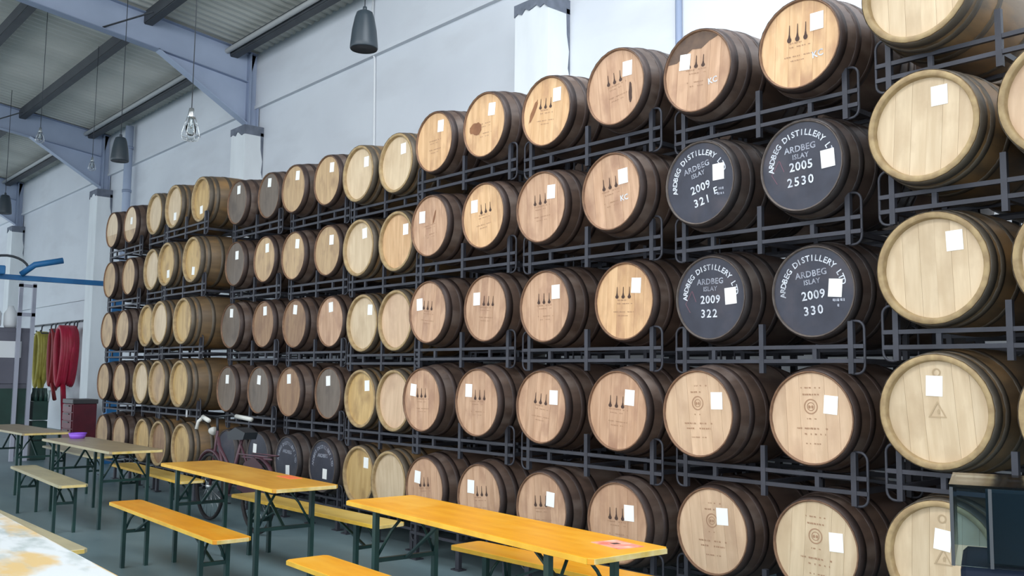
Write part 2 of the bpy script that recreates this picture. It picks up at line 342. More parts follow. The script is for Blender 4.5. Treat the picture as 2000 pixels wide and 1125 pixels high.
# head type for each tier, columns 0..18
TYPES = {5: '- W L B B L L L W W T T G G Y W W T T'.split(), 4: 'P W D D B B L B L W T T T G Y Y W T T'.split(), 3: 'W W D D L B B B P W B N N G Y W Y T T'.split(), 2: 'W W P P B B B B P Y G N G G Y T W T T'.split(), 1: '- W W P B B B B W Y D D D D Y N Y T T'.split()}
WINE_COLS = {0, 1, 8, 9, 14, 15, 16}
def barrel_kind(t, k):
    if TYPES[t][k] == 'D': return 'd'
    if k in (0, 1): return 'W1'
    if k in (14, 15, 16): return 'W3'
    if k in (8, 9): return 'W2'
    return 'b'
# kind: bilge radius, chime radius, inner radius, length, head recess, material key, hoop bands
_hw = [(0.006, 0.062), (0.088, 0.128), (0.25, 0.292)]
_hb = [(0.006, 0.056), (0.125, 0.165), (0.26, 0.30)]
SPEC = {'W1': (0.325, 0.281, 0.250, 0.95, 0.034, 'w', _hw), 'W2': (0.318, 0.276, 0.25, 0.92, 0.03, 'w', _hw), 'W3': (0.325, 0.281, 0.250, 0.95, 0.034, 'w', _hw),
        'b': (0.318, 0.259, 0.248, 0.89, 0.015, 'b', _hb), 'd': (0.318, 0.259, 0.249, 0.89, 0.013, 'd', _hb)}
BMESH = {}
def rad(kind, y):
    Rb, Rc, Ri, Ln = SPEC[kind][:4]; return Rb - (Rb - Rc) * (2 * y / Ln - 1) ** 2
def strip(x0, x1, R, g):
    a0, a1 = x0 + g, x1 - g; n = 8; pts = []
    for i in range(n + 1):
        x = a0 + (a1 - a0) * i / n; pts.append((x, math.sqrt(max(0, R * R - x * x))))
    return pts + [(x, -z) for x, z in reversed(pts)]
for kind, (Rb, Rc, Ri, Ln, rec, mk, bands) in SPEC.items():
    d = {}
    st = [0.0, 0.05, 0.12, 0.22, 0.34, 0.5, 0.66, 0.78, 0.88, 0.95, 1.0]; NS = 26
    vs = []; fs = []; na = NS * 3
    for s_ in st:
        y = s_ * Ln; r = rad(kind, y)
        for i in range(NS):
            for o_, dr in ((-0.47, 0), (0.0, 0.0008), (0.47, 0)):
                a = 2 * PI * (i + o_) / NS; vs.append(((r + dr - 0.0) * math.cos(a), y, (r + dr) * math.sin(a)))
    # groove between staves
    for q in range(len(vs)):
        if q % 3 != 1: pass
    for j in range(len(st) - 1):
        for i in range(na):
            fs.append((j * na + i, j * na + (i + 1) % na, (j + 1) * na + (i + 1) % na, (j + 1) * na + i))
    b = MB(); b.add(vs, fs)
    # recessed joints: a thin inner ring sinks each stave joint
    b.v = [((x * (1 - 0.006), y, z * (1 - 0.006)) if (q % 3 != 1) else (x, y, z)) for q, (x, y, z) in enumerate(b.v)]
    b.smooth = [(i % 3 != 2) for i in range(len(fs))]
    # back head
    b.add([(0, Ln - 0.03, 0)] + [((Rc - 0.02) * math.cos(2 * PI * i / 24), Ln - 0.03, (Rc - 0.02) * math.sin(2 * PI * i / 24)) for i in range(24)] , [(0, 1 + i, 1 + (i + 1) % 24) for i in range(24)])
    b.lathe([(Rc - 0.02, Ln - 0.03), (Rc - 0.02, Ln), (Rc, Ln)], 32, 'Y')
    d['body'] = b.mesh('staves', M_BODY[mk])
    d['chime'] = MB().lathe([(Rc - 0.001, 0.004), (Rc - 0.004, 0.0), (Ri + 0.004, 0.0), (Ri, 0.004), (Ri - 0.004, rec + 0.012)], 48, 'Y').mesh('chime', M_CHIME[mk])
    d['hoops'] = []
    for (a, c) in bands + [(Ln - c, Ln - a) for a, c in bands]:
        d['hoops'].append(MB().lathe([(rad(kind, a) - 0.001, a), (rad(kind, a) + 0.0028, a + 0.001), (rad(kind, (a + c) / 2) + 0.003, (a + c) / 2), (rad(kind, c) + 0.0028, c - 0.001), (rad(kind, c) - 0.001, c)], 48, 'Y').mesh('hoop', M_HOOP[mk]))
    d['head'] = {}; d['boards'] = {}
    BMESH[kind] = d
def head_meshes(kind, ht):
    d = BMESH[kind]; R = SPEC[kind][2] - 0.002; rec = SPEC[kind][4]
    if ht not in d['boards']:
        cuts = [-R, -0.62 * R, -0.27 * R, 0.05 * R, 0.36 * R, 0.68 * R, R]
        d['boards'][ht] = [MB().prism(strip(cuts[i], cuts[i + 1], R, 0.0004), rec + 0.0006 * (i % 3), rec + 0.018, 'XZ').mesh('head_board', HM[ht]) for i in range(6)]
        n = 48
        b = MB(); b.add([(R * math.cos(2 * PI * i / n), rec, R * math.sin(2 * PI * i / n)) for i in range(n)], [tuple(range(n))])
        b.add([(R * math.cos(2 * PI * i / n), rec + 0.018, R * math.sin(2 * PI * i / n)) for i in range(n)], [tuple(range(n))])
        d['head'][ht] = b.mesh('head', HM[ht])
    return d['head'][ht], d['boards'][ht]

# ---- print and marks on the heads
def text_mesh(items, material, name):
    """items: (string, size, x, z, angle, spread) laid on the XZ plane, facing -Y; joined to one mesh"""
    V = []; Fc = []
    for s_, size, x, z, ang, spread in items:
        cu = bpy.data.curves.new('t', 'FONT'); cu.body = s_; cu.size = size; cu.align_x = 'CENTER'; cu.align_y = 'CENTER'
        cu.offset = 0.018 * size; cu.space_character = spread; cu.resolution_u = 2
        o = bpy.data.objects.new('t', cu); COL.objects.link(o)
        dg = bpy.context.evaluated_depsgraph_get(); dg.update()
        me = bpy.data.meshes.new_from_object(o.evaluated_get(dg))
        n = len(V); ca, sa = math.cos(ang), math.sin(ang)
        for v in me.vertices: V.append((x + v.co.x * ca - v.co.y * sa, 0.0, z + v.co.x * sa + v.co.y * ca))
        for p in me.polygons: Fc.append(tuple(i + n for i in p.vertices))
        bpy.data.objects.remove(o); bpy.data.curves.remove(cu); bpy.data.meshes.remove(me)
    me = bpy.data.meshes.new(name); me.from_pydata(V, [], Fc); me.materials.append(material); return me
def arc_text(s_, size, R, a0, a1):
    n = len(s_); out = []
    for i, ch in enumerate(s_):
        if ch == ' ': continue
        a = a0 + (a1 - a0) * i / (n - 1); out.append((ch, size, R * math.cos(a), R * math.sin(a), a - PI / 2, 1.0))
    return out
D2R = PI / 180
def stencil(year, num, dz=0.0, extra=()):
    it = arc_text('ARDBEG DISTILLERY LTD', 0.048, 0.188, 178 * D2R, 8 * D2R)
    it2 = [('ARDBEG', 0.050, 0.0, 0.100, 0, 1.05), ('ISLAY', 0.040, 0.0, 0.055, 0, 1.05)]
    it3 = [(year, 0.070, 0.0, -0.022 + dz, 0, 1.08), (num, 0.070, -0.01, -0.108 + dz, 0, 1.25)] + list(extra)
    return it + it3, it2
def stills_mesh():
    b = MB()
    for i in (-1, 0, 1):
        x = 0.052 * i; k = 10
        bulb = [(x + 0.014 * math.cos(2 * PI * j / k), 0.0 + 0.011 * math.sin(2 * PI * j / k)) for j in range(k)]
        b.add([(a, 0, c) for a, c in bulb], [tuple(range(k))])
        b.add([(x - 0.009, -0.0003, 0.004), (x + 0.009, -0.0003, 0.004), (x + 0.0035, -0.0003, 0.024), (x + 0.002, -0.0003, 0.060), (x - 0.002, -0.0003, 0.060), (x - 0.0035, -0.0003, 0.024)], [tuple(range(6))])
    me = bpy.data.meshes.new('still_stencil'); me.from_pydata(b.v, [], b.f); me.materials.append(M_INK); return me
def dashes_mesh(rows, material, seed):
    """worn, unreadable printed rows: broken blots"""
    r = random.Random(seed); b = MB()
    for (z, half, h) in rows:
        x = -half
        while x < half:
            w_ = r.uniform(0.004, 0.014)
            if r.random() < 0.72: b.add([(x, 0, z - h / 2 * r.uniform(.5, 1)), (x + w_, 0, z - h / 2), (x + w_, 0, z + h / 2 * r.uniform(.5, 1)), (x, 0, z + h / 2)], [(0, 1, 2, 3)])
            x += w_ + r.uniform(0.002, 0.008)
    me = bpy.data.meshes.new('worn_print'); me.from_pydata(b.v, [], b.f); me.materials.append(material); return me
def ring_pts(b, cx, cz, r0, r1, n=28, y=0.0):
    vs = [(cx + r * math.cos(2 * PI * i / n), y, cz + r * math.sin(2 * PI * i / n)) for i in range(n) for r in (r0, r1)]
    b.add(vs, [(2 * i, 2 * i + 1, (2 * i + 3) % (2 * n), (2 * i + 2) % (2 * n)) for i in range(n)])
def emblem_mesh():
    b = MB(); ring_pts(b, 0, 0.062, 0.036, 0.042); ring_pts(b, 0, 0.062, 0.020, 0.024)
    for s in (-1, 1):
        k = 8; b.add([(s * 0.009 + 0.007 * math.cos(2 * PI * j / k), 0, 0.060 + 0.009 * math.sin(2 * PI * j / k)) for j in range(k)], [tuple(range(k))])
    me = bpy.data.meshes.new('round_emblem'); me.from_pydata(b.v, [], b.f); me.materials.append(M_FAINT); return me
def triangle_mesh():
    b = MB()
    P = [(0, 0.052), (-0.046, -0.030), (0.046, -0.030)]; Q = [(0, 0.038), (-0.034, -0.023), (0.034, -0.023)]
    b.add([(x, 0, z) for x, z in P + Q], [(0, 1, 4, 3), (1, 2, 5, 4), (2, 0, 3, 5)])
    b.add([(0.000, 0, -0.012), (0.010, 0, -0.012), (0.014, 0, 0.006), (0.006, 0, 0.014), (-0.002, 0, 0.004)], [(0, 1, 2, 3, 4)])
    ring_pts(b, 0, 0.19, 0.014, 0.022, 16)
    me = bpy.data.meshes.new('triangle_emblem'); me.from_pydata(b.v, [], b.f); me.materials.append(M_FAINTW); return me
def blot_mesh(seed, rx, rz, material):
    r = random.Random(seed); k = 18
    me = bpy.data.meshes.new('stain'); me.from_pydata([(rx * math.cos(2 * PI * j / k) * r.uniform(.7, 1.1), 0, rz * math.sin(2 * PI * j / k) * r.uniform(.7, 1.1)) for j in range(k)], [], [tuple(range(k))])
    me.materials.append(material); return me
ME_STILL = stills_mesh(); ME_EMB = emblem_mesh(); ME_TRI = triangle_mesh()
ME_ROWS = [dashes_mesh([(-0.022, 0.085, 0.008), (-0.045, 0.06, 0.006), (-0.10, 0.09, 0.007), (-0.125, 0.05, 0.006)], M_FAINT, s) for s in (1, 2, 3)]
ME_EROWS = [dashes_mesh([(0.165, 0.06, 0.008), (0.128, 0.05, 0.010), (-0.005, 0.025, 0.007), (-0.058, 0.10, 0.010), (-0.088, 0.085, 0.010), (-0.14, 0.05, 0.007)], M_FAINT, s) for s in (4, 5)]
ME_PAPER = MB().box(-0.041, 0.041, -0.0012, 0, -0.050, 0.050).mesh('paper_label', M_PAPER)
ME_KC = text_mesh([('KC', 0.052, 0, 0, 0.1, 1.0)], M_STENCIL, 'chalk_letters')
# label position in head radii (u right, v up)
LAB = {(5, 2): (.46, .42), (5, 3): (-.38, .32), (5, 4): (.42, .42), (5, 5): (.45, .42), (5, 6): (.35, .45), (5, 7): (.34, .5), (5, 8): (.35, .5), (5, 9): (.45, .42), (5, 10): (.35, .5), (5, 11): (.3, .55), (5, 12): (0, .6), (5, 13): (.1, .6), (5, 14): (-.1, -.5), (5, 15): (0, -.5), (5, 17): (.1, .2),
       (4, 1): (.32, .58), (4, 2): (.66, .06), (4, 3): (.56, .2), (4, 4): (.42, .36), (4, 5): (.42, .4), (4, 6): (-.45, .35), (4, 7): (-.45, .35), (4, 8): (.5, .4), (4, 9): (.3, .55), (4, 10): (.3, .42), (4, 11): (.3, .5), (4, 12): (.2, .5), (4, 13): (.15, .4), (4, 14): (0, -.55), (4, 15): (.1, -.5),
       (3, 1): (.42, .52), (3, 2): (.55, .05), (3, 3): (.6, .02), (3, 4): (.42, .4), (3, 5): (.45, .4), (3, 6): (-.45, .32), (3, 7): (-.5, .28), (3, 9): (.42, .5), (3, 10): (0, .6), (3, 11): (0, .6), (3, 12): (.1, .6), (3, 13): (0, .6),
       (2, 1): (-.05, .5), (2, 2): (.48, .3), (2, 3): (.55, .32), (2, 4): (.42, .35), (2, 5): (.5, .28), (2, 6): (-.42, .36), (2, 7): (-.5, .32), (2, 9): (.35, .5), (2, 10): (-.05, .5), (2, 11): (-.05, .55), (2, 12): (0, .45), (2, 13): (0, .45),
       (1, 1): (0, .36), (1, 2): (.5, .18), (1, 3): (.3, .38), (1, 4): (.4, .3), (1, 5): (.35, .32), (1, 6): (-.42, .32), (1, 7): (-.42, .36), (1, 9): (.38, .5), (1, 10): (.2, -.3), (1, 11): (.1, -.35), (1, 12): (-.3, .35)}
DARK = {(4, 2): ('2005', '2530', 0.02, -3), (4, 3): ('2009', '321', -0.01, -13), (3, 2): ('2009', '330', 0.0, -6), (3, 3): ('2009', '322', 0.01, 0), (1, 10): ('2009', '323', 0.0, 0), (1, 11): ('2009', '324', 0.0, 3), (1, 12): None, (1, 13): None}
TIERW = {5: 'top row', 4: 'second row down', 3: 'middle row', 2: 'fourth row down', 1: 'bottom row'}
ORD = ['', 'first', 'second', 'third', 'fourth', 'fifth', 'sixth', 'seventh', 'eighth', 'ninth', 'tenth', 'eleventh', 'twelfth', 'thirteenth', 'fourteenth', 'fifteenth', 'sixteenth', 'seventeenth', 'eighteenth', 'nineteenth']
HEADW = {'W': 'pale oak barrel', 'P': 'pinkish pale oak barrel', 'B': 'brown oak barrel', 'L': 'light amber oak barrel', 'T': 'tan oak barrel', 'Y': 'honey-coloured oak barrel', 'N': 'dull brown oak barrel', 'G': 'grey weathered barrel', 'D': 'black-headed barrel'}
def front_y(t, k): return COLS[k][1] + DEV.get((t, k), 0.0)
for t in (5, 4, 3, 2, 1):
    for k in range(19):
        ht = TYPES[t][k]
        if ht == '-': continue
        kind = barrel_kind(t, k); Rb, Rc, Ri, Ln, rec, mk, bands = SPEC[kind]; d = BMESH[kind]
        z = zc(t, k); x = COLS[k][0]; y = front_y(t, k)
        # count from the right-hand end of the row
        first = min(j for j in range(19) if TYPES[t][j] != '-'); n = k - first + 1
        has = (t, k) in LAB
        if ht == 'D' and DARK[(t, k)] and k < 4: what = 'black-headed barrel stencilled %s %s in white' % (DARK[(t, k)][0], DARK[(t, k)][1])
        elif (t, k) in ((5, 6), (4, 7)): what = HEADW[ht] + ' with dark stain on its head'
        elif (t, k) == (5, 7): what = HEADW[ht] + ' with white paper label'
        elif 4 <= k <= 7: what = HEADW[ht] + ' with three still stencils'
        elif k in (2, 3) and t <= 2: what = HEADW[ht] + ' with faded round emblem'
        elif has: what = HEADW[ht] + ' with white paper label'
        else: what = HEADW[ht] + ' without a label'
        root = thing('barrel', '%s, %s, %s from the right' % (what, TIERW[t], ORD[n]), 'barrel', (x, y, z - Rb), 0, 'barrels on the steel racks')
        L0 = (0, 0, Rb)
        roll = rnd.uniform(-0.12, 0.12)
        link('staves', d['body'], root, L0, (0, rnd.uniform(0, 6), 0))
        link('chime', d['chime'], root, L0, (0, rnd.uniform(0, 6), 0))
        for h in d['hoops']: link('hoop', h, root, L0)
        hm, boards = head_meshes(kind, ht)
        if k <= 7 and ht != 'D':
            for bm_ in boards: link('head_board', bm_, root, L0, (0, roll, 0))
        else:
            link('head', hm, root, L0, (0, roll, 0))
        yf = rec - 0.0008
        if has:
            u, v = LAB[(t, k)]
            link('paper_label', ME_PAPER, root, (u * Ri, yf, Rb + v * Ri), (0, rnd.uniform(-0.08, 0.12), 0))
        if ht == 'D' and DARK[(t, k)]:
            yr, num, dz, ang = DARK[(t, k)]
            ex = [('E', 0.06, 0.10, -0.09, 0, 1)] if (t, k) == (4, 3) else ()
            bright, dim = stencil(yr, num, dz, ex)
            if k > 4: bright = [q for q in bright if len(q[0]) == 1]; dim = dim[:1]
            tm = text_mesh(bright, M_STENCIL if k < 4 else M_STENCILG, 'stencil_lettering')
            o = link('stencil_lettering', tm, root, (0, yf - 0.0006, Rb), (0, ang * D2R, 0)); o['label'] = 'white stencilled distillery lettering'
            link('stencil_lettering', text_mesh(dim, M_STENCILG, 'stencil_lettering'), root, (0, yf - 0.0006, Rb), (0, ang * D2R, 0))
            if (t, k) in ((3, 3), (4, 2)):
                b = MB(); b.add([(-0.19, 0, -0.03), (-0.185, 0, -0.03), (-0.135, 0, 0.05), (-0.14, 0, 0.05)], [(0, 1, 2, 3)]); b.add([(-0.14, 0, 0.05), (-0.135, 0, 0.05), (-0.105, 0, -0.02), (-0.11, 0, -0.02)], [(0, 1, 2, 3)]); b.add([(-0.19, 0, -0.03), (-0.185, 0, -0.03), (-0.15, 0, -0.085), (-0.155, 0, -0.085)], [(0, 1, 2, 3)])
                me = bpy.data.meshes.new('chalk_scrawl'); me.from_pydata(b.v, [], b.f); me.materials.append(M_SCRAWL); link('chalk_scrawl', me, root, (0, yf - 0.0004, Rb))
            if (t, k) in ((3, 2), (4, 3)):
                link('chalk_scrawl', dashes_mesh([(-0.055, 0.035, 0.016), (-0.085, 0.025, 0.016)], M_STENCILG, 20 + k), root, (0.155, yf - 0.0004, Rb))
        if (4 <= k <= 7) or (t == 5 and k in (2, 3)):
            zs = 0.03 if t < 5 else 0.035
            if not (t, k) in ((5, 6), (4, 7), (5, 7)):
                link('still_stencil', ME_STILL, root, (-0.01 if k not in (6,) else 0.03, yf - 0.0004, Rb + zs), (0, roll, 0)).scale = (1, 1, 1.45) if (t, k) == (5, 2) else (1.05, 1, 1.1)
            link('worn_print', ME_ROWS[(t + k) % 3], root, (0, yf - 0.0002, Rb + zs), (0, roll, 0))
        if k in (2, 3) and t <= 2:
            link('round_emblem', ME_EMB, root, (0, yf - 0.0004, Rb), (0, roll * .3, 0)); link('worn_print', ME_EROWS[k % 2], root, (0, yf - 0.0002, Rb), (0, roll * .3, 0))
        if k == 1 and t <= 2: link('triangle_emblem', ME_TRI, root, (0, yf - 0.0004, Rb), (0, 0, 0))
        if (t, k) in ((5, 2), (5, 3), (4, 4)): link('chalk_letters', ME_KC, root, (0.115, yf - 0.0006, Rb - 0.085 + (.03 if t == 4 else 0)))
        if (t, k) == (5, 3):
            R_ = Ri - 0.004; a0 = 0.62; pts = [(R_ * math.cos(a0 + (PI - 2 * a0) * j / 16), R_ * math.sin(a0 + (PI - 2 * a0) * j / 16)) for j in range(17)]
            pts += [(-R_ * math.cos(a0) + 2 * R_ * math.cos(a0) * j / 6, R_ * (math.sin(a0) - 0.10 + 0.2 * rnd.random())) for j in range(1, 6)]
            MB().prism(pts, yf - 0.0003, yf + 0.0004, 'XZ').build('charred_patch', M_CHAR, root, L0, (0, -0.25, 0))
        if t == 5 and k >= 17:
            R_ = Ri - 0.004; a0 = math.asin(-0.3); pts = [(R_ * math.cos(a0 + (PI - 2 * a0) * j / 24), R_ * math.sin(a0 + (PI - 2 * a0) * j / 24)) for j in range(25)]
            MB().prism(pts, yf - 0.0004, yf + 0.0004, 'XZ').build('pale_upper_head', HM['W'], root, L0)
        if (t, k) == (5, 6): link('stain', blot_mesh(3, 0.085, 0.055, M_STAIN), root, (-0.11, yf - 0.0003, Rb - 0.01))
        if (t, k) == (5, 5): link('stain', blot_mesh(5, 0.022, 0.10, M_STAIN), root, (-0.14, yf - 0.0003, Rb + 0.03), (0, 0.5, 0))
        if (t, k) == (5, 4): link('stain', blot_mesh(8, 0.018, 0.075, M_INK), root, (0.13, yf - 0.0003, Rb - 0.06))
        if (t, k) == (4, 7): link('stain', blot_mesh(9, 0.014, 0.07, M_STAIN), root, (0.06, yf - 0.0003, Rb + 0.07), (0, 0.3, 0))

# back row, standing in the dark behind the front one
def simple_barrel(kind, ht):
    Rb, Rc, Ri, Ln, rec, mk, bands = SPEC[kind]; b = MB()
    b.lathe([(0.0, rec), (Ri, rec), (Ri, 0)] + [(rad(kind, s * Ln), s * Ln) for s in (0, .1, .25, .4, .5, .6, .75, .9, 1)] + [(Ri, Ln), (Ri, Ln - rec), (0, Ln - rec)], 28, 'Y')
    return b.mesh('back_barrel', M_BODY[mk])
SB = {q: simple_barrel(q, 'B') for q in ('b', 'W1')}
for t in (5, 4, 3, 2, 1):
    for k in range(0, 16):
        if (t, k) == (5, 0): continue
        kind = 'b' if k > 1 else 'W1'
        o = link('barrel', SB[kind], None, (COLS[k][0] + 0.02, COLS[k][1] + 1.02, zc(t, k)))
        tag(o, 'shadowed back-row barrel behind the %s barrel from the right, %s' % (ORD[k + (1 if t in (2, 3, 4) else 0)] if k else 'outermost', TIERW[t]), 'barrel', 'back row barrels')

for o in bpy.data.objects:
    if o.name.split('.')[0] in ('stencil_lettering', 'worn_print', 'chalk_scrawl', 'still_stencil', 'round_emblem', 'triangle_emblem', 'chalk_letters'): o['kind'] = 'stuff'

# ------------------------------------------------------------------ racks
RW = 1.28
PX = (-RW / 2 + 0.075, 0.0, RW / 2 - 0.075)
def loop_pts(x_in, x_out, y):
    s = 1 if x_out > x_in else -1; r = 0.045; z0, z1 = 0.0, 0.285; pts = [(x_in, y, z1)]
    for j in range(5): a = PI / 2 * j / 4; pts.append((x_out - s * r + s * r * math.sin(a), y, z1 - r + r * math.cos(a)))
    for j in range(5): a = PI / 2 * j / 4; pts.append((x_out - s * r + s * r * math.cos(a), y, z0 + r - r * math.sin(a)))
    return pts + [(x_in, y, z0)]
RD = 0.62
ME_RAIL = MB().box(-RW / 2, RW / 2, -0.012, 0.012, -0.011, 0.011).mesh('rail', M_RACK)
ME_POST = MB().box(-0.015, 0.015, -0.014, 0.014, 0, 0.285).mesh('post', M_RACK)
ME_STRUT = MB().box(-0.013, 0.013, -0.010, 0.010, 0.080, 0.138).mesh('strut', M_RACK)
ME_LOOPL = MB().tube(loop_pts(PX[0], -RW / 2, 0), 0.0075, 6).mesh('end_loop', M_RACK)
ME_LOOPR = MB().tube(loop_pts(PX[2], RW / 2, 0), 0.0075, 6).mesh('end_loop', M_RACK)
ME_CROSS = MB().box(-0.014, 0.014, 0.016, RD - 0.016, -0.014, 0.014).mesh('cross_tube', M_RACK)
ME_LEG = MB().box(-0.022, 0.022, -0.016, 0.016, -0.16, 0.0).box(-0.05, 0.05, -0.04, 0.04, -0.165, -0.155).mesh('foot', M_RACK)
TW2 = {5: 'top', 4: 'second', 3: 'middle', 2: 'fourth', 1: 'bottom'}
def rack(pr, t, back):
    xs = [COLS[k][0] for k in pr]; cx = sum(xs) / len(xs)
    wdt = (max(xs) - min(xs)) + 0.585; sx = wdt / RW
    y = sum(COLS[k][1] for k in pr) / len(pr) + 0.10 + (1.02 if back else 0)
    z = zc(t, pr[0]); base = z - 0.458
    if back: lab = 'shadowed steel rack of the back row, %s level, behind the %s front rack' % (TW2[t], ORD[PAIRS.index(pr) + 1])
    else: lab = 'dark grey steel barrel rack under the %s row, %s rack from the right' % (TW2[t], ORD[PAIRS.index(pr) + 1])
    if back:
        b = MB()
        for yy in (0, RD):
            for zz in (0.07, 0.148): b.box(-RW / 2, RW / 2, yy - .014, yy + .014, zz - .014, zz + .014)
            for xx in PX: b.box(xx - .022, xx + .022, yy - .016, yy + .016, 0 if t > 1 else -0.15, 0.285)
        if ('bk', t == 1) not in BMESH: BMESH[('bk', t == 1)] = b.mesh('back_rack', M_RACK)
        o = link('barrel_rack', BMESH[('bk', t == 1)], None, (cx, y, base)); o.scale.x = sx
        return tag(o, lab, 'rack', 'back row racks')
    root = thing('barrel_rack', lab, 'rack', (cx, y, base), 0, 'steel barrel racks'); root.scale.x = sx
    lowz = 0.07; upz = 0.148
    for yy in (0, RD):
        link('lower_rail', ME_RAIL, root, (0, yy, lowz)); link('upper_rail', ME_RAIL, root, (0, yy, upz))
        for xx in PX:
            if len(pr) == 1 and xx == 0: continue
            link('post', ME_POST, root, (xx, yy, 0))
        link('end_loop', ME_LOOPL, root, (0, yy, 0)); link('end_loop', ME_LOOPR, root, (0, yy, 0))
        if t == 1:
            for xx in PX: link('foot', ME_LEG, root, (xx, yy, 0.165 - base if base < 0.165 else 0.0))
    for k in pr: link('strut', ME_STRUT, root, ((COLS[k][0] - cx) / sx, 0, 0))
    for xx in PX: link('cross_tube', ME_CROSS, root, (xx, 0, lowz))
    return root
for t in (5, 4, 3, 2, 1):
    for pr in PAIRS: rack(pr, t, False)
    for pr in PAIRS[:8]: rack(pr, t, True)

# ------------------------------------------------------------------ beer tables and benches
def plank_top(L_, W_, T_, m_top, name='tabletop'):
    b = MB(); b.prism([(-L_ / 2 + .02, -W_ / 2), (L_ / 2 - .02, -W_ / 2), (L_ / 2, -W_ / 2 + .02), (L_ / 2, W_ / 2 - .02), (L_ / 2 - .02, W_ / 2), (-L_ / 2 + .02, W_ / 2), (-L_ / 2, W_ / 2 - .02), (-L_ / 2, -W_ / 2 + .02)], 0, T_, 'XY')
    return b
def trestle(name, label, cat, loc, rotz, L_, W_, H_, T_, m_top, group, inset):
    root = thing(name, label, cat, (loc[0], loc[1], 0), rotz, group)
    top = plank_top(L_, W_, T_, m_top).build('tabletop' if cat == 'table' else 'seat', m_top, root, (0, 0, H_ - T_), bevel=0.003)
    for s in (-1, 1): MB().box(s * (L_ / 2) - 0.006, s * (L_ / 2) + 0.006, -W_ / 2 + 0.02, W_ / 2 - 0.02, T_ * 0.1, T_ * 0.9).build('worn_edge', M_YELE, top)
    m_e = M_YELS if m_top in (M_YEL, M_YELO, M_YELF, M_YELB) else (M_YELP if m_top is not M_PEEL else M_PEEL)
    for s in (-1, 1): MB().box(-L_ / 2 + 0.022, L_ / 2 - 0.022, s * W_ / 2 - 0.004, s * W_ / 2 + 0.004, T_ * 0.1, T_ * 0.95).build('long_edge', m_e, top)
    lx = L_ / 2 - inset; ly = W_ / 2 - 0.035; zt = H_ - T_
    for sx in (-1, 1):
        for sy in (-1, 1):
            MB().box(-0.018, 0.018, -0.014, 0.014, 0, zt - 0.012).build('leg', M_GREEN, root, (sx * lx, sy * ly, 0))
        MB().box(-0.012, 0.012, -ly + .014, ly - .014, -0.012, 0.012).build('crossbar', M_GREEN, root, (sx * lx, 0, zt * 0.62))
        MB().box(-0.018, 0.018, -ly - .014, ly + .014, -0.012, 0.0).build('top_bar', M_GREEN, root, (sx * lx, 0, zt))
        b = MB()
        for sy in (-1, 1): b.tube([(0, sy * (ly - .01), -zt * 0.36), (-sx * 0.02, sy * ly * .55, -zt * .16), (-sx * 0.05, sy * ly * .15, -0.014)], 0.009, 6)
        b.build('corner_brace', M_GREEN, root, (sx * lx, 0, zt))
        MB().bar((sx * (lx - 0.012), 0, zt * 0.62), (sx * (lx - 0.42), 0, zt - 0.008), 0.022, 0.012).build('folding_strut', M_GREEN, root)
    return root
TG, BG = 'folding beer tables', 'folding beer benches'
TH, TT, BH, BT = 0.77, 0.028, 0.48, 0.028
trestle('beer_table', 'bright yellow beer table nearest the barrels, with leaflet on its right end', 'table', (-3.866, 3.212), -0.064, 2.2, 0.48, TH, TT, M_YEL, TG, 0.32)
trestle('beer_table', 'amber beer table in front of the bicycle', 'table', (-6.80, 3.226), -0.039, 2.2, 0.48, TH, TT, M_YELO, TG, 0.32)
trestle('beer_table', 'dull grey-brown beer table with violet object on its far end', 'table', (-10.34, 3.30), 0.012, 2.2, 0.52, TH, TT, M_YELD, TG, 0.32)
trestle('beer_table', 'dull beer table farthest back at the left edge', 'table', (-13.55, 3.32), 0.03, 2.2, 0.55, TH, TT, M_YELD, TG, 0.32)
trestle('beer_table', 'table with peeling white and yellow paint in the foreground corner', 'table', (-4.66, 0.96), -0.02, 2.2, 0.64, TH, TT, M_PEEL, TG, 0.32)
trestle('beer_bench', 'bright amber bench in front of the amber table', 'bench', (-6.81, 2.712), -0.035, 2.2, 0.25, BH, BT, M_YELF, BG, 0.3)
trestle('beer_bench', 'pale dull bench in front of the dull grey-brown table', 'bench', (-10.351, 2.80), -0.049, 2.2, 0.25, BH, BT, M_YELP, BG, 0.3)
trestle('beer_bench', 'yellow bench cut off by the lower frame edge', 'bench', (-3.80, 2.70), -0.04, 2.2, 0.26, BH, BT, M_YEL, BG, 0.3)
trestle('beer_bench', 'bench between the bright yellow table and the barrels', 'bench', (-3.60, 3.80), 0.045, 2.2, 0.25, BH, BT, M_YEL, BG, 0.3)
trestle('beer_bench', 'pale yellow bench behind the amber table', 'bench', (-6.70, 3.77), 0.03, 2.2, 0.25, BH, BT, M_YELB, BG, 0.3)
trestle('beer_bench', 'bench behind the dull grey-brown table', 'bench', (-10.05, 3.78), -0.03, 2.2, 0.25, BH, BT, M_YELB, BG, 0.3)
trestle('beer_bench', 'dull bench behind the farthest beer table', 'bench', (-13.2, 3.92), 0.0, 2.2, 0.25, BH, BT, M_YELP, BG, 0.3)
trestle('beer_bench', 'pale bench end peeking out beyond the foreground table', 'bench', (-7.02, 1.72), 0.01, 2.2, 0.25, BH, BT, M_YELP, BG, 0.3)
lf = MB().prism([(-0.11, -0.06), (0.09, -0.09), (0.12, 0.05), (-0.08, 0.08)], 0, 0.002, 'XY').build('leaflet', M_PAPERR, None, (-2.95, 3.25, TH)); tag(lf, 'pink leaflet lying on the bright yellow table', 'leaflet')
MB().prism([(-0.035, -0.015), (0.0, -0.02), (0.01, 0.015), (-0.02, 0.02)], 0.0022, 0.0026, 'XY').build('printed_mark', M_INK, lf)
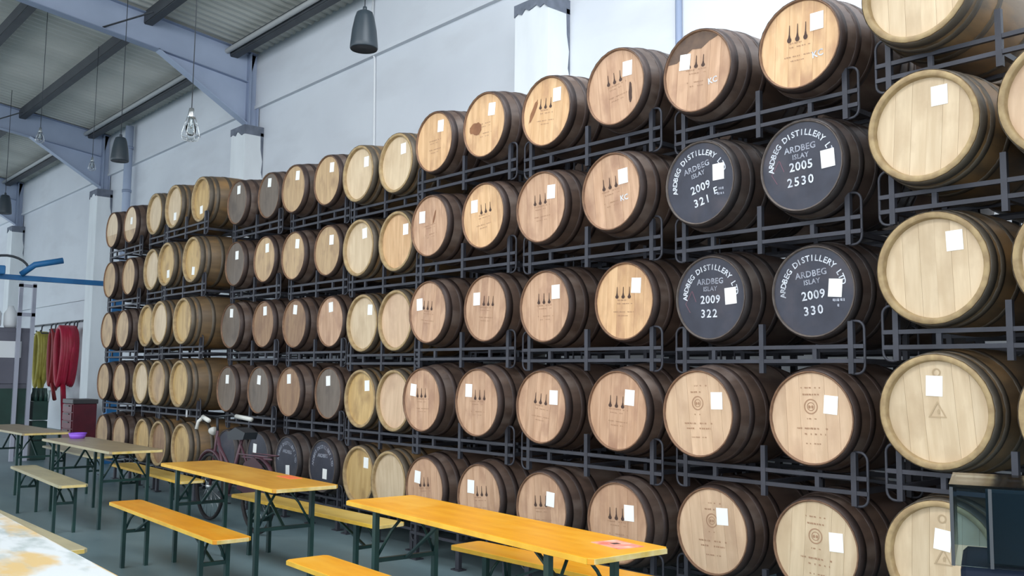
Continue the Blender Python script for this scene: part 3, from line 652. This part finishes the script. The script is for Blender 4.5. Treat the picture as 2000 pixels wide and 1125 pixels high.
bm2 = MB().prism([(-0.12, -0.05), (0.10, -0.06), (0.12, 0.03), (-0.10, 0.05)], 0, 0.003, 'XY').build('leaflet', M_REDM, None, (-6.30, 3.38, TH)); tag(bm2, 'orange-red leaflet lying on the amber table', 'leaflet')
pb = thing('violet_tub', 'small violet plastic tub on the dull grey-brown table', 'tub', (-11.25, 3.35, TH))
MB().lathe([(0.0, 0.0), (0.075, 0.0), (0.095, 0.06), (0.088, 0.06), (0.07, 0.012), (0, 0.012)], 20).build('body', M_PURPLE, pb)
MB().lathe([(0.096, 0.055), (0.101, 0.058), (0.096, 0.063)], 20).build('rim', M_PURPLE, pb)

# ------------------------------------------------------------------ hanging speakers and cage lamps
def speaker(loc, s, label):
    r = thing('pendant_speaker', label, 'speaker', loc, 0, 'pendant speakers')
    MB().lathe([(0.0, 0.40 * s), (0.062 * s, 0.398 * s), (0.082 * s, 0.385 * s), (0.10 * s, 0.33 * s), (0.125 * s, 0.2 * s), (0.14 * s, 0.05 * s), (0.142 * s, 0.012 * s), (0.136 * s, 0.0), (0.128 * s, 0.004)], 32).build('shell', M_SPK, r)
    MB().lathe([(0.0, 0.012 * s), (0.06 * s, 0.008 * s), (0.129 * s, 0.005 * s)], 32).build('grille', M_BLACK, r)
    MB().lathe([(0.0, 0.45 * s), (0.02, 0.448 * s), (0.025, 0.40 * s), (0.0, 0.399 * s)], 12).build('cable_gland', M_SPK, r)
    MB().tube([(0, 0, 0.44 * s), (0.0, 0.0, zroof(loc[1]) - loc[2] - 0.02)], 0.006, 6).build('suspension_cable', M_CABLE, r)
speaker((-7.93, 4.92, 4.82), 1.0, 'charcoal pendant speaker hanging nearest, in front of the white wall')
speaker((-14.83, 4.82, 4.80), 0.96, 'charcoal pendant speaker hanging by the second roof frame')
speaker((-21.9, 4.80, 4.85), 1.0, 'charcoal pendant speaker at the left edge of the picture')
def cage_lamp(loc, s, label):
    r = thing('cage_lamp', label, 'lamp', loc, 0, 'hanging cage lamps')
    MB().lathe([(0.0, 0.40 * s), (0.028 * s, 0.395 * s), (0.036 * s, 0.34 * s), (0.046 * s, 0.30 * s), (0.046 * s, 0.275 * s), (0.0, 0.27 * s)], 16).build('socket', M_CHROME, r)
    MB().lathe([(0.03 * s, 0.275 * s), (0.036 * s, 0.23 * s), (0.058 * s, 0.17 * s), (0.062 * s, 0.13 * s), (0.05 * s, 0.085 * s), (0.02 * s, 0.065 * s), (0, 0.062 * s)], 20).build('bulb', M_CLEAR, r)
    MB().lathe([(0.006 * s, 0.27 * s), (0.012 * s, 0.22 * s), (0.012 * s, 0.15 * s), (0, 0.145 * s)], 8).build('filament_stem', M_CHROME, r)
    for j in range(8):
        a = 2 * PI * j / 8
        MB().tube([(q * s * math.cos(a), q * s * math.sin(a), h * s) for q, h in ((0.047, 0.29), (0.075, 0.20), (0.105, 0.10), (0.108, 0.05), (0.09, 0.015), (0.03, 0.0))], 0.0035 * s, 5).build('cage_wire', M_CHROME, r)
    for q, h in ((0.080, 0.19), (0.108, 0.06), (0.03, 0.0)):
        MB().tube([(q * s * math.cos(2 * PI * j / 24), q * s * math.sin(2 * PI * j / 24), h * s) for j in range(24)], 0.0035 * s, 5, closed=True).build('cage_ring', M_CHROME, r)
    MB().tube([(0, 0, 0.39 * s), (0.02, 0, zroof(loc[1]) - loc[2] - 0.02)], 0.005, 6).build('flex', M_CABLE, r)
cage_lamp((-9.18, 3.67, 3.88), 0.86, 'wire cage lamp with clear bulb hanging nearest')
cage_lamp((-16.0, 3.95, 5.16), 0.62, 'small cage lamp hanging farthest left below the roof frame')
cage_lamp((-17.6, 5.24, 5.16), 0.62, 'small cage lamp hanging beside the second speaker')

# ------------------------------------------------------------------ bicycle behind the amber table
bk = thing('bicycle', 'maroon bicycle with pale handlebar grips parked against the barrels', 'bicycle', (-8.95, 4.17, 0), 0.0)
WR = 0.34
def wheel(x):
    o = MB().lathe([(WR - 0.02, -0.018), (WR, -0.014), (WR + 0.004, 0), (WR, 0.014), (WR - 0.02, 0.018), (WR - 0.028, 0)], 40, 'Y', (0, 0, 0), True).build('wheel', M_TYRE, bk, (x, 0, WR + 0.005))
    b = MB()
    for j in range(18):
        a = 2 * PI * j / 18; b.tube([(0.02 * math.cos(a), 0.02 * (-1) ** j, 0.02 * math.sin(a)), ((WR - .025) * math.cos(a), 0, (WR - .025) * math.sin(a))], 0.0018, 4)
    b.build('spokes', M_CHROME, o)
    MB().lathe([(0, -.04), (0.022, -.04), (0.022, .04), (0, .04)], 12, 'Y').build('hub', M_CHROME, o)
    MB().tube([((WR + .03) * math.cos(a), 0, (WR + .03) * math.sin(a)) for a in [PI * (0.12 + 0.76 * j / 14) for j in range(15)]], 0.022, 6).build('mudguard', M_MAROON, o)
wheel(-0.56); wheel(0.54)
MB().tube([(-0.40, 0, 0.86), (-0.12, 0, 0.30)], 0.018).tube([(-0.12, 0, 0.30), (0.16, 0, 0.88)], 0.018).tube([(-0.39, 0, 0.80), (-0.02, 0, 0.52)], 0.016).tube([(-0.12, 0, 0.30), (0.54, 0, 0.345)], 0.012).tube([(0.14, 0, 0.82), (0.54, 0, 0.345)], 0.012).build('frame', M_MAROONL, bk)
MB().tube([(-0.42, 0, 0.93), (-0.46, 0, 0.74), (-0.56, 0, 0.345)], 0.016).build('fork', M_MAROONL, bk)
MB().prism([(0.20, 0.40), (0.44, 0.36), (0.80, 0.40), (0.72, 0.66), (0.54, 0.73), (0.34, 0.66)], -0.06, -0.052, 'XZ').build('skirt_guard', M_MAROON, bk)
MB().prism([(-0.02, 0.86), (0.32, 0.88), (0.36, 0.95), (0.14, 0.99), (-0.04, 0.93)], -0.07, 0.07, 'XZ').build('saddle', M_BLACK, bk)
MB().tube([(0.18, 0, 0.70), (0.80, 0, 0.72)], 0.010).tube([(0.25, -.07, 0.74), (0.80, -.07, 0.75), (0.80, .07, 0.75), (0.25, .07, 0.74)], 0.007).build('carrier', M_MAROONL, bk)
MB().tube([(-0.42, 0, 0.92), (-0.44, 0, 1.06)], 0.014).tube([(-0.30, -0.21, 1.04), (-0.42, -0.16, 1.09), (-0.46, 0, 1.07), (-0.42, 0.16, 1.09), (-0.30, 0.21, 1.04)], 0.012).build('handlebar', M_BLACK, bk)
for s in (-1, 1): MB().tube([(-0.38, s * 0.18, 1.075), (-0.12, s * 0.23, 1.05)], 0.023).build('grip', M_GRIP, bk)
MB().tube([(-0.38, -0.18, 1.07), (-0.44, -0.20, 1.03), (-0.44, -0.22, 0.95)], 0.018).build('brake_lever', M_GRIP, bk)
MB().lathe([(0, -.05), (0.035, -.045), (0.045, .02), (0, .03)], 14, 'X', (-0.53, 0, 0.92)).build('headlamp', M_GRIP, bk)
MB().tube([(0.05, -.10, 0.02), (-0.1, -0.02, 0.30)], 0.009).build('kickstand', M_CHROME, bk)
rod = tag(MB().tube([(-11.12, 4.55, 0.99), (-11.12, 4.55, 1.08)], 0.012).build('bung_tube', M_WHITE), 'pale upright tube on a bottom barrel left of the bicycle', 'tube')

# ------------------------------------------------------------------ far left: hoses, chest, machine, blue gantry
hr = thing('hose_rail', 'dark hose rail with hooks fixed to the far white wall', 'hook rail', (-27.0, YW - 0.06, 2.78))
MB().box(-2.3, 2.5, -0.015, 0.02, -0.02, 0.02).build('rail', M_CABLE, hr)
for x in (-0.9, 0.0, 0.4, 1.25, 1.6, 2.0, 2.25): MB().tube([(x, 0, 0), (x, -0.06, -0.04), (x, -0.08, -0.25), (x, -0.40, -0.28), (x, -0.44, -0.2)], 0.02, 6).build('hook', M_CABLE, hr)
def hose(x, w_, ztop, zbot, n, r, m_, label, tail=None):
    o = thing('coiled_hose', label, 'hose', (x, YW - 0.36, zbot), 0, 'hoses on the far wall')
    for j in range(n):
        d_ = (j - (n - 1) / 2) * 0.05; ww = w_ * (1 - 0.09 * abs(j - n / 2)); zz = zbot + rnd.uniform(0, .3); pts = []
        for q in range(28):
            a = 2 * PI * q / 28; pts.append((ww * math.cos(a) * (0.75 + .25 * math.sin(a)) , d_ , (ztop + zz) / 2 - zbot + (ztop - zz) / 2 * math.sin(a)))
        MB().tube(pts, r, 6, closed=True).build('hose_loop', m_, o)
    if tail: MB().tube([(p[0] - x, -0.05, p[1] - zbot) for p in tail], r, 6).build('hose_tail', m_, o)
hose(-26.95, 0.42, 2.52, 0.95, 5, 0.05, M_HYEL, 'olive yellow hose coiled on the far wall rail', [(-26.8, 1.3), (-26.6, 0.6), (-26.3, 0.3)])
hose(-25.75, 0.30, 2.56, 0.95, 4, 0.05, M_REDD, 'dark red hose between the yellow and crimson ones', [(-25.6, 1.2), (-25.3, 0.8)])
hose(-24.75, 0.55, 2.60, 1.15, 7, 0.065, M_RED, 'bright crimson hose coiled on the far wall rail', [(-24.7, 1.3), (-24.5, 0.6), (-24.4, 0.08)])
fm = MB()
fv = []; nfx, nfz = 10, 8
for i in range(nfx + 1):
    for j in range(nfz + 1):
        a = i / nfx; c = j / nfz
        fv.append((-0.75 + 1.5 * a + 0.05 * math.sin(9 * c), -0.18 - 0.22 * (1 - c) + 0.06 * math.sin(14 * a + 3 * c), 1.05 * c))
fm.add(fv, [(i * (nfz + 1) + j, (i + 1) * (nfz + 1) + j, (i + 1) * (nfz + 1) + j + 1, i * (nfz + 1) + j + 1) for i in range(nfx) for j in range(nfz)], True)
fo = fm.build('plastic_sheet', M_FILM, None, (-24.9, YW - 0.62, 0)); tag(fo, 'milky plastic sheet hanging below the hoses on the far wall', 'plastic sheet')
so = fo.modifiers.new('thick', 'SOLIDIFY'); so.thickness = 0.012
ch = thing('tool_chest', 'dark red drawer chest standing beyond the last barrels', 'chest', (-22.25, 6.65, 0), 0)
MB().box(-0.36, 0.36, -0.25, 0.25, 0.0, 0.80).build('carcass', M_CHEST, ch, bevel=0.01)
MB().box(-0.38, 0.38, -0.27, 0.27, 0.80, 0.90).build('lid', M_CHESTG, ch, bevel=0.01)
for q in range(4):
    dr = MB().box(-0.33, 0.33, -0.275, -0.25, 0.08 + q * 0.18, 0.24 + q * 0.18).build('drawer', M_CHEST, ch)
    MB().box(-0.18, 0.18, -0.295, -0.275, 0.20 + q * 0.18, 0.225 + q * 0.18).build('handle', M_CHESTG, dr)
mc = thing('filling_machine', 'grey cabinet machine with white notice at the left edge', 'machine', (-18.0, 3.95, 0), 0)
MB().box(-0.45, 0.45, -0.50, 0.43, 0.55, 2.25).build('cabinet', M_MACH, mc, bevel=0.01)
MB().box(0.45, 0.475, -0.44, 0.40, 1.30, 2.18).build('door', M_MACH, mc, bevel=0.004)
MB().box(0.476, 0.482, -0.20, 0.28, 1.74, 2.02).build('paper_notice', M_WHITE, mc)
MB().box(0.45, 0.50, -0.46, 0.46, 0.62, 1.22).build('dark_hatch', M_GREENP, mc)
for sx in (-.4, .4):
    for sy in (-.45, .45): MB().box(sx - .03, sx + .03, sy - .03, sy + .03, 0, 0.55).build('leg', M_MACH, mc)
for sy in (0.21, 0.42): MB().box(0.50, 0.56, sy - 0.03, sy + 0.03, 0, 3.02).build('guide_post', M_LGREY, mc)
MB().box(0.50, 0.56, 0.18, 0.45, 2.45, 2.51).box(0.50, 0.56, 0.18, 0.45, 2.95, 3.0).build('guide_bracket', M_LGREY, mc)
for q, (yy, zz) in enumerate(((-0.30, 2.26), (-0.1, 2.26), (0.15, 2.26))):
    MB().lathe([(0, 0), (0.09, 0), (0.11, 0.05), (0.11, 0.24), (0.06, 0.32), (0.04, 0.38), (0, 0.38)], 16).build('glass_jar', M_WHITE, mc, (0.2, yy, zz))
gb = thing('blue_gantry', 'blue steel gantry beam reaching left from behind the rack end', 'gantry', (-16.3, 5.35, 0), 0)
MB().box(-0.08, 0.08, -0.08, 0.08, 0, 3.05).build('post', M_BLUE, gb)
MB().box(-0.12, 0.12, -0.12, 0.12, 0, 0.02).build('base_plate', M_BLUE, gb)
MB().box(-0.035, 0.035, -2.4, 0.08, 2.96, 3.04).build('beam', M_BLUE, gb)
MB().box(-0.55, 0.20, -1.95, -1.75, 3.02, 3.16).build('trolley', M_BLUE, gb, bevel=0.015)
MB().tube([(0.1, -1.5, 3.05), (0.25, -1.35, 3.2), (0.3, -0.95, 3.3)], 0.05, 8).build('air_line', M_BLUE, gb)
MB().tube([(0, -1.7 + 0.33 * math.cos(a), 3.12 + 0.22 * math.sin(a)) for a in [PI * j / 12 for j in range(13)]], 0.02, 6).build('cable_loop', M_CABLE, gb)
MB().lathe([(0, 0), (0.13, 0), (0.16, 0.05), (0.16, 0.45), (0, 0.5)], 16, 'Y', (-0.25, -2.35, 2.82)).build('hoist_motor', M_BLUE, gb)
cr = thing('bottle_crate', 'dark green crate of bottles left of the tool chest', 'crate', (-17.6, 4.58, 0), 0)
for zz in (0.0, 0.34, 0.68): MB().box(-0.13, 0.13, -0.12, 0.12, zz, zz + 0.325).build('tier', M_GREENP, cr, bevel=0.01)
for i in range(4):
    for j in range(3): MB().lathe([(0, 0), (0.03, 0), (0.03, 0.10), (0.014, 0.16), (0.014, 0.22), (0, 0.22)], 10).build('bottle', M_GREENP, cr, (-0.10 + 0.066 * i, -0.08 + 0.08 * j, 1.005))

# ------------------------------------------------------------------ display case on a plinth, lower right foreground
dirx, diry = rt, Vector((-math.sin(YAW), math.cos(YAW), 0))
pc = thing('display_case', 'smoked clear display case on a dark navy plinth, lower right', 'display case', (-0.911, 2.587, 0), YAW - 0.47)
MB().box(-0.185, 0.25, -0.16, 0.16, 0, 1.085).build('plinth', M_NAVY, pc, bevel=0.012)
for (a, b_, c, d_) in ((-0.20, 0.24, -0.165, -0.159), (-0.20, 0.24, 0.159, 0.165)):
    MB().box(a, b_, c, d_, 1.085, 1.275).build('clear_panel', M_ACRYL, pc)
for xx in (-0.20, 0.24): MB().box(xx - 0.003, xx + 0.003, -0.159, 0.159, 1.085, 1.275).build('clear_panel', M_ACRYL, pc)
MB().box(-0.205, 0.245, -0.168, 0.168, 1.275, 1.281).build('clear_lid', M_ACRYL, pc)
MB().box(-0.125, 0.21, -0.13, -0.04, 1.086, 1.268).build('dark_block', M_TEAL, pc, bevel=0.006)
for xx in (-0.20, -0.115): MB().box(xx - 0.004, xx + 0.004, -0.172, -0.162, 1.085, 1.274).build('corner_rod', M_PURLIN, pc)
